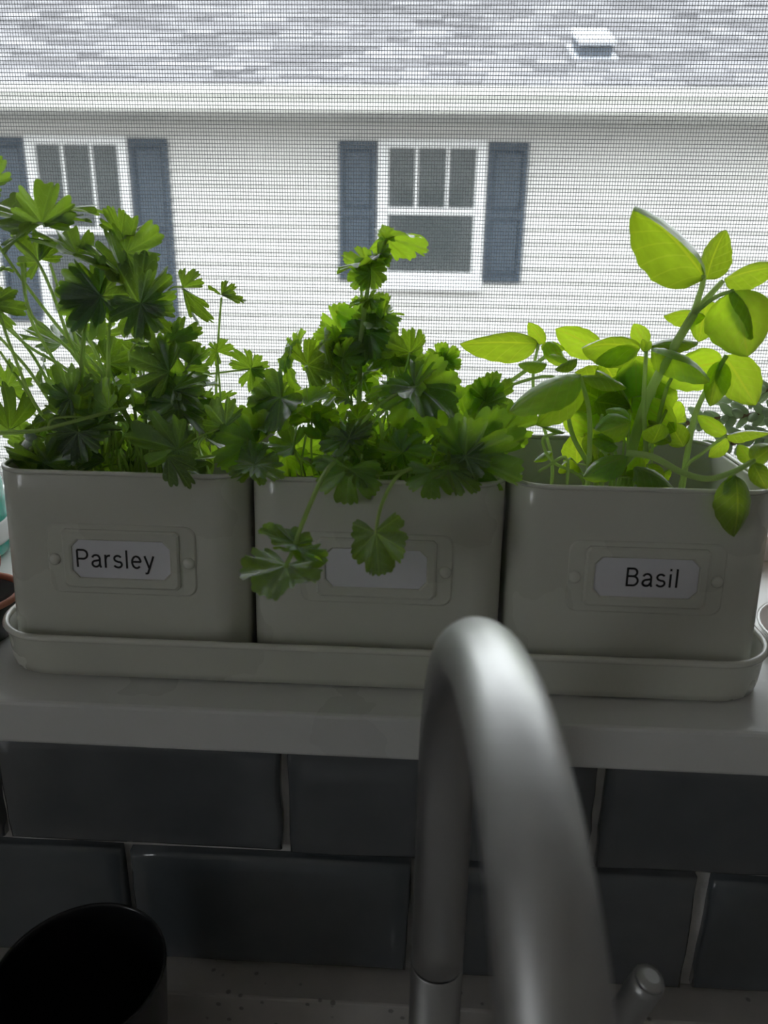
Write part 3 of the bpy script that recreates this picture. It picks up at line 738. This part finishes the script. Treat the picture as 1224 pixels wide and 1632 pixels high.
ps.leaf(284,650, 342,690, .430, -.006, 'U', .95, 'p', 1); ps.leaf(282,640, 338,640, .434, 0, 'c', .8, 'd', 3)
ps.leaf(114,638, 86,576, .426, .006, 'c', .85, 'd', 4); ps.leaf(114,638, 144,600, .426, .006, 'c', 1.0, 'd', 3)
ps.leaf(113,634, 70,626, .424, -.002, 'c', .85, 'd', 3); ps.leaf(112,636, 92,662, .424, -.006, 'c', .9, 'd', 3)
ps.leaf(124,690, 66,716, .418, -.004, 'c', 1.0, 'p', 3); ps.leaf(124,690, 128,738, .416, -.006, 'c', 1.1, 'p', 1)
ps.leaf(126,690, 196,682, .42, .004, 'U', .8, 'd', 4)
ps.leaf(282,716, 202,690, .412, .002, 'k', .95, 'p', 0); ps.leaf(280,714, 312,690, .415, .004, 'k', 1.0, 'p', 2)
ps.leaf(284,718, 300,748, .411, -.004, 'c', 1.0, 'p', 3); ps.leaf(268,728, 306,774, .396, -.008, 'U', .8, 'd', 1)
ps.leaf(84,742, 8,736, .42, 0, 'a', 1.1, 'p', 2); ps.leaf(70,738, 132,728, .415, 0, 'k', .9, 'p', 0)
ps.leaf(170,650, 130,612, .44, .004, 'k', .9, 'p', 0); ps.leaf(176,652, 216,620, .44, .004, 'a', 1.0, 'p', 2)
# far right spray on thin stalks
ps.stem([(348,705,.47),(344,640,.485),(348,540,.49),(353,474,.49)], .0010, .0006)
ps.spray((353,470), .49, [(330,458,.002,'a',.8),(374,452,.004,'k',.9),(392,480,-.004,'a',.7)], kind='d')
ps.stem([(352,640,.47),(347,575,.47),(345,562,.47)], .0007, .0006)
ps.spray((346,560), .47, [(330,585,0,'k',.8),(332,545,0,'c',.7),(374,548,0,'k',.9)], kind='d')
ps.stem([(334,596,.47),(398,588,.47)], .0006)
ps.spray((400,588), .47, [(372,556,0,'k',.9),(430,580,0,'k',1.1),(402,628,0,'k',.9),(424,604,0,'k',.9)], kind='d')
ps.leaf(408,706, 336,680, .425, .004, 'k', .9, 'c', 0); ps.leaf(404,704, 366,654, .43, .008, 'k', .8, 'd', 0); ps.leaf(406,706, 342,738, .42, -.004, 'k', .9, 'c', 1)
ps.stem([(300,742,.43),(340,726,.425),(408,706,.425)], .0009, .0007)
# stalks leaning up to the left
for p in ([(235,735,.45),(169,605,.44),(108,538,.437),(74,497,.436),(32,441,.436),(-6,386,.436)], [(235,735,.45),(180,630,.44),(120,560,.436),(86,473,.434),(59,416,.434),(20,378,.434)],
          [(190,740,.45),(128,580,.44),(52,505,.43),(34,420,.436)], [(175,740,.46),(95,590,.455),(46,500,.45),(40,418,.45)], [(150,740,.45),(66,660,.43),(20,560,.42),(0,500,.42)],
          [(140,740,.455),(60,610,.45),(20,560,.445),(-8,530,.44)], [(160,740,.46),(84,620,.46),(48,560,.46),(4,508,.46)], [(200,735,.45),(150,640,.45),(108,590,.45),(50,555,.45),(8,520,.445)],
          [(240,738,.45),(170,600,.44),(128,510,.432),(90,455,.432)], [(245,738,.46),(160,620,.455),(118,530,.45),(80,420,.45)], [(120,742,.46),(60,650,.46),(0,560,.46)]):
    ps.stem(p, .00125, .0008)
ps.stem([(150,738,.44),(129,590,.43),(139,505,.43)], .0011, .0007); ps.stem([(190,738,.44),(172,600,.432),(176,500,.43)], .0011, .0007)
ps.stem([(129,612,.43),(140,500,.43),(158,474,.432)], .0010, .0006); ps.stem([(174,602,.43),(178,502,.428),(222,486,.43)], .0010, .0006)
ps.stem([(228,738,.44),(212,640,.44),(205,560,.44)], .0009, .0006); ps.stem([(240,738,.44),(232,640,.44),(268,594,.434)], .0009, .0006)
ps.stem([(250,738,.44),(262,650,.44),(262,560,.44)], .0009, .0006); ps.stem([(122,744,.43),(124,690,.42),(114,640,.424)], .0008, .0006)
ps.stem([(-10,690,.41),(60,686,.408),(130,668,.41),(200,650,.43)], .0013, .0009); ps.stem([(76,684,.41),(84,668,.41),(118,664,.412),(150,668,.42)], .0007, .0006)
ps.stem([(262,470,.445),(275,458,.45),(292,458,.455)], .0006); ps.stem([(208,560,.44),(240,500,.44),(262,470,.445)], .0007, .0006)
ps.stem([(205,450,.44),(150,408,.44),(120,404,.44)], .0008, .0006); ps.stem([(240,738,.45),(220,560,.446),(204,450,.443)], .0011, .0007)
for i in range(26):
    x = 150+rl.uniform(0,190); ps.stem([(x,748,rl.uniform(.43,.5)),(x+rl.uniform(-22,12),715,rl.uniform(.43,.49)),(x+rl.uniform(-60,30),670,rl.uniform(.43,.49))], .0008, .0007, 4)
fill(ps, [(0,650),(60,625),(190,600),(330,640),(400,690),(395,745),(0,745)], 36, .415, .51, 42, 72, 'ppd', ['k','k','U','U','U','u','a','l','r'], (200,748), .35, 21)
fill(ps, [(0,560),(190,560),(200,630),(0,650)], 7, .46, .51, 34, 50, 'pd', ['k','U','u','a'], (160,740), .8, 22)
fill(ps, [(190,560),(320,560),(330,650),(200,650)], 14, .44, .49, 45, 70, 'pd', ['k','c','U','u'], (240,740), .6, 23)

# ------------------------------------------------------------------ cilantro
ci = Plant('cilantro_plant', (-.023,.455,RIMZ-.016), 'bushy cilantro with serrated leaves spilling over the middle pot', 'c')
ci.stem([(560,745,.45),(572,640,.445),(573,567,.44),(577,523,.44),(586,459,.44),(592,422,.44),(605,402,.44),(618,380,.44)], .0019, .0008)
ci.leaf(616,380, 684,384, .44, .004, (.1,.55,.85), .75, 'c', 3); ci.leaf(617,381, 610,360, .44, .006, 'k', .6, 'c', 1)
ci.leaf(598,418, 534,424, .438, -.006, (0,-.02,1), .6, 'c', 1); ci.leaf(592,432, 546,406, .446, .008, 'k', .6, 'c', 0); ci.leaf(578,445, 552,440, .44, .0, 'k', 1.0, 'c', 0)
ci.leaf(606,404, 562,420, .44, -.004, (0,.1,1), .7, 'c', 3); ci.leaf(604,408, 626,418, .438, -.004, 'k', 1.1, 'c', 1); ci.leaf(592,428, 616,454, .437, -.008, 'k', .75, 'c', 1)
ci.leaf(590,436, 570,452, .437, -.004, 'k', .9, 'c', 2)
ci.stem([(580,530,.443),(577,480,.443),(575,446,.441)], .0009, .0006)
ci.leaf(588,476, 622,470, .44, .0, (0,.05,1), .5, 'c', 3); ci.leaf(588,476, 600,492, .438, -.004, 'c', .9); ci.leaf(586,478, 554,488, .44, 0, 'g', .7)
ci.leaf(600,508, 642,490, .446, .004, 'g', .9); ci.leaf(602,510, 622,480, .448, .006, 'c', .8)
ci.leaf(584,526, 536,494, .448, .006, 'k', .95, 'c', 0); ci.leaf(582,525, 548,522, .446, 0, 'k', .8, 'c', 2)
ci.leaf(586,530, 632,520, .442, .0, 'c', .9, 'c', 3); ci.leaf(590,530, 630,552, .440, -.006, 'c', .9, 'c', 3); ci.leaf(580,535, 545,566, .440, -.004, 'c', .9, 'c', 3)
ci.stem([(500,640,.45),(485,575,.45),(470,552,.45)], .0008, .0005)
ci.leaf(470,554, 490,528, .45, .0, 'l', .85); ci.leaf(462,552, 443,592, .45, -.004, 'l', .7); ci.leaf(458,580, 466,622, .448, -.006, 'l', .5)
ci.leaf(536,540, 498,538, .448, .004, 'a', .8); ci.leaf(530,545, 508,526, .45, .006, 'k', .7); ci.leaf(545,548, 502,560, .446, -.004, 'u', .6)
ci.leaf(520,570, 484,588, .444, -.006, 'g', .8); ci.leaf(525,575, 560,600, .442, -.006, 'k', 1.0); ci.leaf(522,566, 484,565, .46, 0, 'k', .9)
ci.leaf(625,562, 650,540, .448, .004, 'k', .9, 'c', 0); ci.leaf(628,560, 664,572, .446, 0, 'g', .6); ci.leaf(628,566, 640,602, .446, -.004, 'k', 1.0, 'c', 0); ci.leaf(624,562, 594,580, .444, -.004, 'c', .7)
ci.stem([(655,650,.45),(645,590,.447),(628,562,.446)], .0009, .0006)
# round three-part leaf on the right, and its stalk
ci.spray((706,576), .46, [(704,544,.002,'k',1.15),(684,572,0,'k',.8),(736,586,-.002,'k',.9),(712,600,-.004,'k',.9)], kind='c', var=0)
ci.stem([(700,700,.46),(712,640,.46),(706,576,.46)], .0008, .0005); ci.leaf(700,600, 716,616, .46, 0, 'k', .9)
# large grey folded leaf
ci.stem([(565,690,.43),(600,650,.425),(640,624,.42),(664,616,.42)], .0012, .0008); ci.stem([(575,700,.43),(610,656,.425),(650,634,.42)], .0009, .0007)
ci.leaf(662,617, 684,572, .42, .010, 'l', .8, 'o', 1); ci.leaf(664,617, 736,648, .42, -.006, 'U', .9, 'o', 5); ci.leaf(666,620, 712,688, .424, .0, 'c', .95, 'o', 3); ci.leaf(662,620, 618,604, .424, -.004, 'U', .8, 'c', 1); ci.leaf(664,622, 648,648, .42, -.006, 'U', .8)
# lime leaves towards the basil
ci.stem([(680,735,.44),(730,690,.44),(772,640,.45),(778,620,.45)], .0009, .0006)
ci.leaf(776,640, 770,598, .45, .0, 'k', .9, 'c', 0); ci.leaf(778,640, 822,610, .45, .004, 'k', .9, 'c', 2); ci.leaf(776,644, 812,660, .448, -.004, 'k', .9, 'c', 0); ci.leaf(772,640, 740,632, .455, .0, 'k', .7)
ci.leaf(744,662, 814,664, .45, 0, 'k', .8, 'c', 2)
ci.leaf(742,726, 736,682, .408, .002, 'k', 1.0, 'c', 0); ci.leaf(742,726, 800,672, .41, .006, 'k', .8, 'c', 0); ci.leaf(744,727, 848,700, .408, .006, 'k', .75, 'c', 2); ci.leaf(744,728, 834,762, .402, -.004, 'k', .85, 'c', 0); ci.leaf(742,728, 760,768, .40, -.004, 'k', 1.1, 'c', 1)
ci.leaf(800,690, 862,664, .43, .006, 'k', .8, 'c', 0)
ci.stem([(585,758,.405),(650,750,.402),(700,738,.404),(742,726,.408)], .0012, .0008)
ci.stem([(668,728,.42),(690,700,.42),(735,672,.43)], .0009, .0007); ci.stem([(690,735,.42),(720,700,.42),(760,668,.43)], .0009, .0007)
# grey glossy spray at the front
ci.spray((556,700), .405, [(508,712,-.006,'U',.95),(592,690,-.002,'U',.8),(572,726,-.010,'U',.8),(592,668,.004,'U',.6)], kind='c', var=1)
# dark leaves hanging over the rim
ci.leaf(556,748, 550,806, .392, -.006, 'c', 1.15, 'c', 3); ci.leaf(570,750, 592,776, .394, -.004, 'U', .9, 'c', 1); ci.leaf(548,735, 498,728, .40, -.004, 'U', .5)
ci.leaf(690,752, 686,798, .392, -.004, 'c', 1.2, 'c', 3); ci.leaf(716,748, 768,780, .394, -.006, 'U', .8, 'c', 1); ci.leaf(715,750, 700,770, .396, -.004, 'c', .9)
ci.leaf(640,722, 600,716, .41, 0, 'k', .9, 'c', 2); ci.leaf(640,718, 690,724, .41, 0, 'k', .9, 'c', 0)
# left side: big smooth grey leaf and its neighbours
ci.leaf(446,634, 388,680, .43, -.006, 'U', 1.05, 'o', 5); ci.leaf(448,636, 404,612, .44, .006, 'U', .7, 'c', 1); ci.leaf(440,640, 420,690, .435, -.004, 'k', .9, 'o', 0)
ci.leaf(408,742, 362,752, .396, -.004, 'U', 1.0, 'c', 1); ci.leaf(404,742, 452,758, .396, -.006, 'U', .8, 'c', 1); ci.leaf(400,730, 384,700, .41, .004, 'l', .7)
ci.leaf(400,735, 428,708, .41, .004, 'U', .7)
# hanging sprig
ci.stem([(545,728,.402),(527,742,.389),(512,765,.374),(494,805,.357),(478,845,.345),(466,880,.338),(452,908,.335)], .0014, .0010)
ci.leaf(470,866, 410,842, .340, .002, (-.05,-.26,1), .48, 'o', 0); ci.leaf(466,874, 524,894, .339, -.004, (.05,-.26,1), .48, 'o', 0)
ci.leaf(456,902, 424,952, .336, -.024, (-.05,-.24,1), .95, 'o', 0)
ci.stem([(670,742,.402),(640,754,.385),(622,775,.370),(606,812,.357),(599,850,.350)], .0012, .0008)
ci.leaf(599,850, 606,920, .350, -.010, (0,.75,.65), .82, 'o', 0)
for i in range(34):
    x = 450+rl.uniform(0,330); ci.stem([(x,756,rl.uniform(.42,.5)),(x+rl.uniform(-20,20),715,rl.uniform(.42,.49)),(x+(x-600)*.12+rl.uniform(-40,40),655,rl.uniform(.43,.49))], .0008, .0006, 4)
fill(ci, [(500,560),(560,520),(640,540),(690,620),(780,680),(800,750),(440,750),(430,660)], 84, .425, .51, 26, 46, 'c', ['k','k','k','U','U','U','a','l','r'], (600,758), .35, 31)
fill(ci, [(540,500),(620,520),(650,600),(510,600)], 12, .44, .48, 34, 52, 'c', ['c','k','U','u'], (590,740), .4, 32)
fill(ci, [(640,640),(780,660),(800,755),(640,755)], 5, .42, .48, 40, 64, 'c', ['k','k','c','a'], (680,758), .4, 33)

# ------------------------------------------------------------------ basil
ba = Plant('basil_plant', (.123,.455,RIMZ-.016), 'basil with broad smooth lime green leaves growing in the right pot', 'b')
B = ba.leaf
ba.stem([(1000,765,.455),(1008,715,.45),(1030,640,.445),(1062,575,.44),(1106,500,.435)], .0036, .0024)
ba.stem([(1104,503,.435),(1118,460,.434),(1122,438,.433)], .0018, .0013); ba.stem([(1106,500,.435),(1130,472,.435),(1152,448,.436)], .0020, .0014); ba.stem([(1106,500,.435),(1140,474,.432),(1170,463,.43)], .0013, .0010)
B(1122,442, 1020,316, .433, -.004, (.70,.75,.30), .80, 'b', 4); B(1126,446, 1154,366, .434, .004, (-.35,.9,.2), 1.2, 'b', 0)
B(1154,446, 1248,422, .437, .006, (0,.75,.6), .85, 'b', 0)
B(1168,463, 1196,566, .430, -.006, (.25,.85,.55), 1.5, 'b', 1); B(1166,462, 1224,520, .432, -.012, (.45,.2,.85), .8, 'b', 2)
B(1124,505, 1060,492, .445, .004, (0,.65,.75), 1.1, 'b', 1); B(1130,478, 1112,545, .448, 0, (0,.9,.3), 1.2, 'b', 0)
B(1155,566, 1204,645, .450, -.004, (.1,.95,.3), 1.05, 'b', 0); B(1152,576, 1052,606, .452, -.004, (0,.9,.4), 1.15, 'b', 3); B(1150,575, 1130,648, .45, -.004, (0,.95,.2), .9, 'b', 0)
B(1020,556, 926,540, .440, -.002, (0,.8,.6), 1.05, 'b', 1); B(1018,558, 946,575, .445, -.004, (0,.9,.3), .8, 'b', 0)
B(1034,552, 1112,528, .442, .006, (0,-.1,1), .9, 'b', 1); B(1030,552, 1010,516, .455, .006, (0,.9,.4), 1.1, 'b', 0)
B(1038,556, 1136,575, .436, -.004, (0,.55,.85), 1.05, 'b', 2)
B(960,562, 886,522, .465, .004, (0,.85,.5), 1.0, 'b', 0); B(858,548, 734,556, .475, -.004, (0,.75,.65), .85, 'b', 3); B(868,548, 842,514, .48, .004, (0,.9,.4), .9, 'b', 0)
B(862,552, 900,556, .47, 0, 'k', .9, 'b', 0); B(872,545, 905,585, .465, 0, 'c', .9, 'b', 4)
B(926,598, 810,636, .420, -.010, (-.1,-.45,.9), .92, 'b', 1); B(930,612, 852,676, .430, -.004, (-.2,.85,.45), 1.0, 'b', 0); B(928,600, 1004,604, .424, .002, (.1,-.45,.9), .6, 'b', 1)
B(905,575, 878,560, .45, .002, 'U', .9, 'b', 1); B(920,572, 884,584, .45, .0, 'U', .9, 'b', 4); B(872,580, 828,574, .45, 0, 'U', .8, 'b', 4)
B(948,640, 1004,650, .46, 0, 'k', 1.3, 'b', 0); B(1000,600, 960,650, .47, 0, 'k', 1.2, 'b', 0); B(900,660, 948,690, .47, 0, 'k', 1.1, 'b', 0); B(960,575, 990,625, .475, 0, 'k', 1.2, 'b', 3)
B(1006,672, 952,692, .432, -.004, 'c', 1.3, 'b', 2); B(1004,668, 966,652, .436, .004, 'c', 1.1, 'b', 4)
B(1000,728, 934,748, .418, -.006, (0,-.7,.75), 1.0, 'b', 2); B(1000,745, 944,752, .42, -.004, 'k', .7, 'b', 0); B(1010,745, 1094,772, .414, -.004, (0,-.55,.85), .9, 'b', 2)
B(1172,758, 1180,858, .392, -.008, (.05,-.9,.35), .95, 'b', 1); B(1168,755, 1152,790, .395, -.004, 'k', .7, 'b', 0)
B(1158,694, 1226,688, .44, .002, (0,.6,.8), .95, 'b', 0); B(1157,694, 1112,660, .44, .004, (0,.8,.5), .8, 'b', 0)
B(1090,712, 1066,672, .455, .004, 'k', 1.2, 'b', 0); B(1070,705, 1036,680, .44, 0, 'c', 1.1, 'b', 4); B(1068,695, 1040,665, .445, .002, 'U', 1.0, 'b', 1)
B(1160,700, 1128,728, .46, -.002, 'k', 1.2, 'b', 0); B(1196,738, 1176,708, .41, .002, 'k', 1.0, 'b', 0); B(1200,735, 1238,708, .40, .004, 'c', 1.2, 'b', 4); B(1200,738, 1222,780, .40, -.004, 'k', 1.0, 'b', 0)
B(1060,610, 1020,660, .48, 0, 'k', 1.2, 'b', 0); B(1085,640, 1055,680, .48, 0, 'k', 1.2, 'b', 0); B(1068,650, 1094,672, .49, 0, 'c', 1.2, 'b', 0)
B(900,690, 858,676, .43, 0, 'u', .7, 'b', 0); B(880,720, 850,735, .45, 0, 'U', .9, 'b', 0); B(960,705, 930,690, .45, 0, 'k', 1.0, 'b', 0)
B(1030,562, 1024,540, .44, .002, 'k', .9, 'b', 0); B(1030,560, 1038,543, .438, 0, 'c', .9, 'b', 0)
for p, r0, r1 in (([(936,770,.43),(940,705,.43),(938,650,.425),(924,600,.42)], .0016, .0012), ([(950,770,.45),(915,700,.46),(905,660,.465)], .0018, .0013),
     ([(1088,770,.46),(1096,720,.46),(1112,650,.455),(1158,566,.45)], .0022, .0014), ([(1000,722,.42),(1040,728,.412),(1085,752,.402),(1128,763,.396),(1168,752,.394),(1202,734,.40)], .0019, .0014),
     ([(1090,752,.45),(1120,722,.445),(1158,693,.44)], .0011, .0009), ([(1030,720,.44),(1026,640,.44),(1030,560,.44)], .0014, .0011), ([(1045,690,.46),(1062,620,.45),(1080,590,.445)], .0013, .0010),
     ([(930,768,.44),(880,735,.44),(865,700,.44),(890,690,.43)], .0010, .0008), ([(905,735,.43),(870,745,.425),(858,752,.422)], .0010, .0007), ([(990,766,.46),(975,690,.47),(985,600,.47)], .0013, .0010),
     ([(925,640,.45),(880,600,.46),(800,620,.46),(770,650,.455)], .0010, .0008), ([(880,735,.47),(850,620,.475),(858,548,.475)], .0012, .0009), ([(810,610,.47),(860,575,.472),(880,560,.475)], .0013, .0011),
     ([(1170,758,.394),(1172,764,.392)], .0012, .0010), ([(960,766,.45),(948,720,.45),(960,660,.45)], .0010, .0008), ([(1010,766,.45),(1040,700,.45),(1064,650,.46)], .0011, .0009)):
    ba.stem(p, r0, r1)
fill(ba, [(880,700),(1060,690),(1060,765),(900,765)], 18, .43, .49, 26, 48, 'b', ['c','k','U','u','a'], (990,768), .8, 41, w=(.9,1.3))
fill(ba, [(930,590),(1060,590),(1040,700),(940,700)], 16, .46, .50, 60, 90, 'b', ['k','k','a'], (990,768), .4, 42, w=(1.0,1.4))

# ------------------------------------------------------------------ trailing donkey-tail succulent behind the basil
M['succ'] = mat('succulent_leaf', (.50,.60,.44), .38, var=.25, vscale=120)
see_through(M['succ'], (.75,.88,.60), .45)
M['dry'] = mat('dry_stem', (.34,.22,.14), .7)
du = empty('donkey_tail_succulent', (.345,.560,SILL), 'donkey tail succulent with braided plump leaves trailing behind the basil pot', 'succulent')
c = (.345,.560,SILL)
m = MB(); m.lathe([(.036,0),(.039,.001),(.046,.090),(.050,.091),(.051,.108),(.047,.108),(.045,.096),(0,.095)], c, 36); obj('pot', m, M['terracotta'], du)
m = MB()
m.lathe([(0,0),(.30,.06),(.46,.22),(.50,.42),(.42,.70),(.22,.92),(0,1.0)], n=8); plump = m.mesh('plump_leaf'); plump.materials.append(M['succ'])
rd = random.Random(9)
for pts in ([(.33,.56,1.268),(.300,.552,1.292),(.255,.548,1.297),(.215,.546,1.293),(.180,.545,1.287)], [(.335,.55,1.268),(.30,.535,1.283),(.262,.530,1.288),(.230,.528,1.284),(.205,.527,1.276)],
            [(.34,.57,1.268),(.318,.572,1.305),(.290,.570,1.313),(.255,.568,1.311),(.225,.567,1.303)], [(.34,.555,1.268),(.315,.55,1.30),(.298,.545,1.32)], [(.33,.545,1.268),(.302,.522,1.270),(.270,.515,1.272),(.245,.512,1.268)]):
    P = smooth_path(pts, 8); m = MB(); m.tube(P, .0018, 6); st = obj('trailing_stem', m, M['dry'], du)
    tot = 0; acc = 0; ang = rd.uniform(0,6)
    for i in range(1, len(P)):
        tot += (P[i]-P[i-1]).length; 
        while acc < tot:
            T = (P[i]-P[i-1]).normalized(); a = Vector((0,0,1)); N1 = (a-T*a.dot(T)).normalized(); N2 = T.cross(N1)
            d = (N1*math.cos(ang)+N2*math.sin(ang)); X = (d*.75+T*.65).normalized(); Ln = rd.uniform(.0115,.0155)
            Z = X; A = Vector((0,1,0)) if abs(Z.y) < .9 else Vector((1,0,0)); Xa = (A-Z*A.dot(Z)).normalized(); Ya = Z.cross(Xa)
            o = bpy.data.objects.new('leaf', plump); COL.objects.link(o); o.parent = st
            o.matrix_basis = Matrix.Translation(P[i]-du.location-st.location) @ Matrix((Xa,Ya,Z)).transposed().to_4x4() @ Matrix.Diagonal((Ln*.45,Ln*.45,Ln,1))
            ang += 2.4; acc += .0026
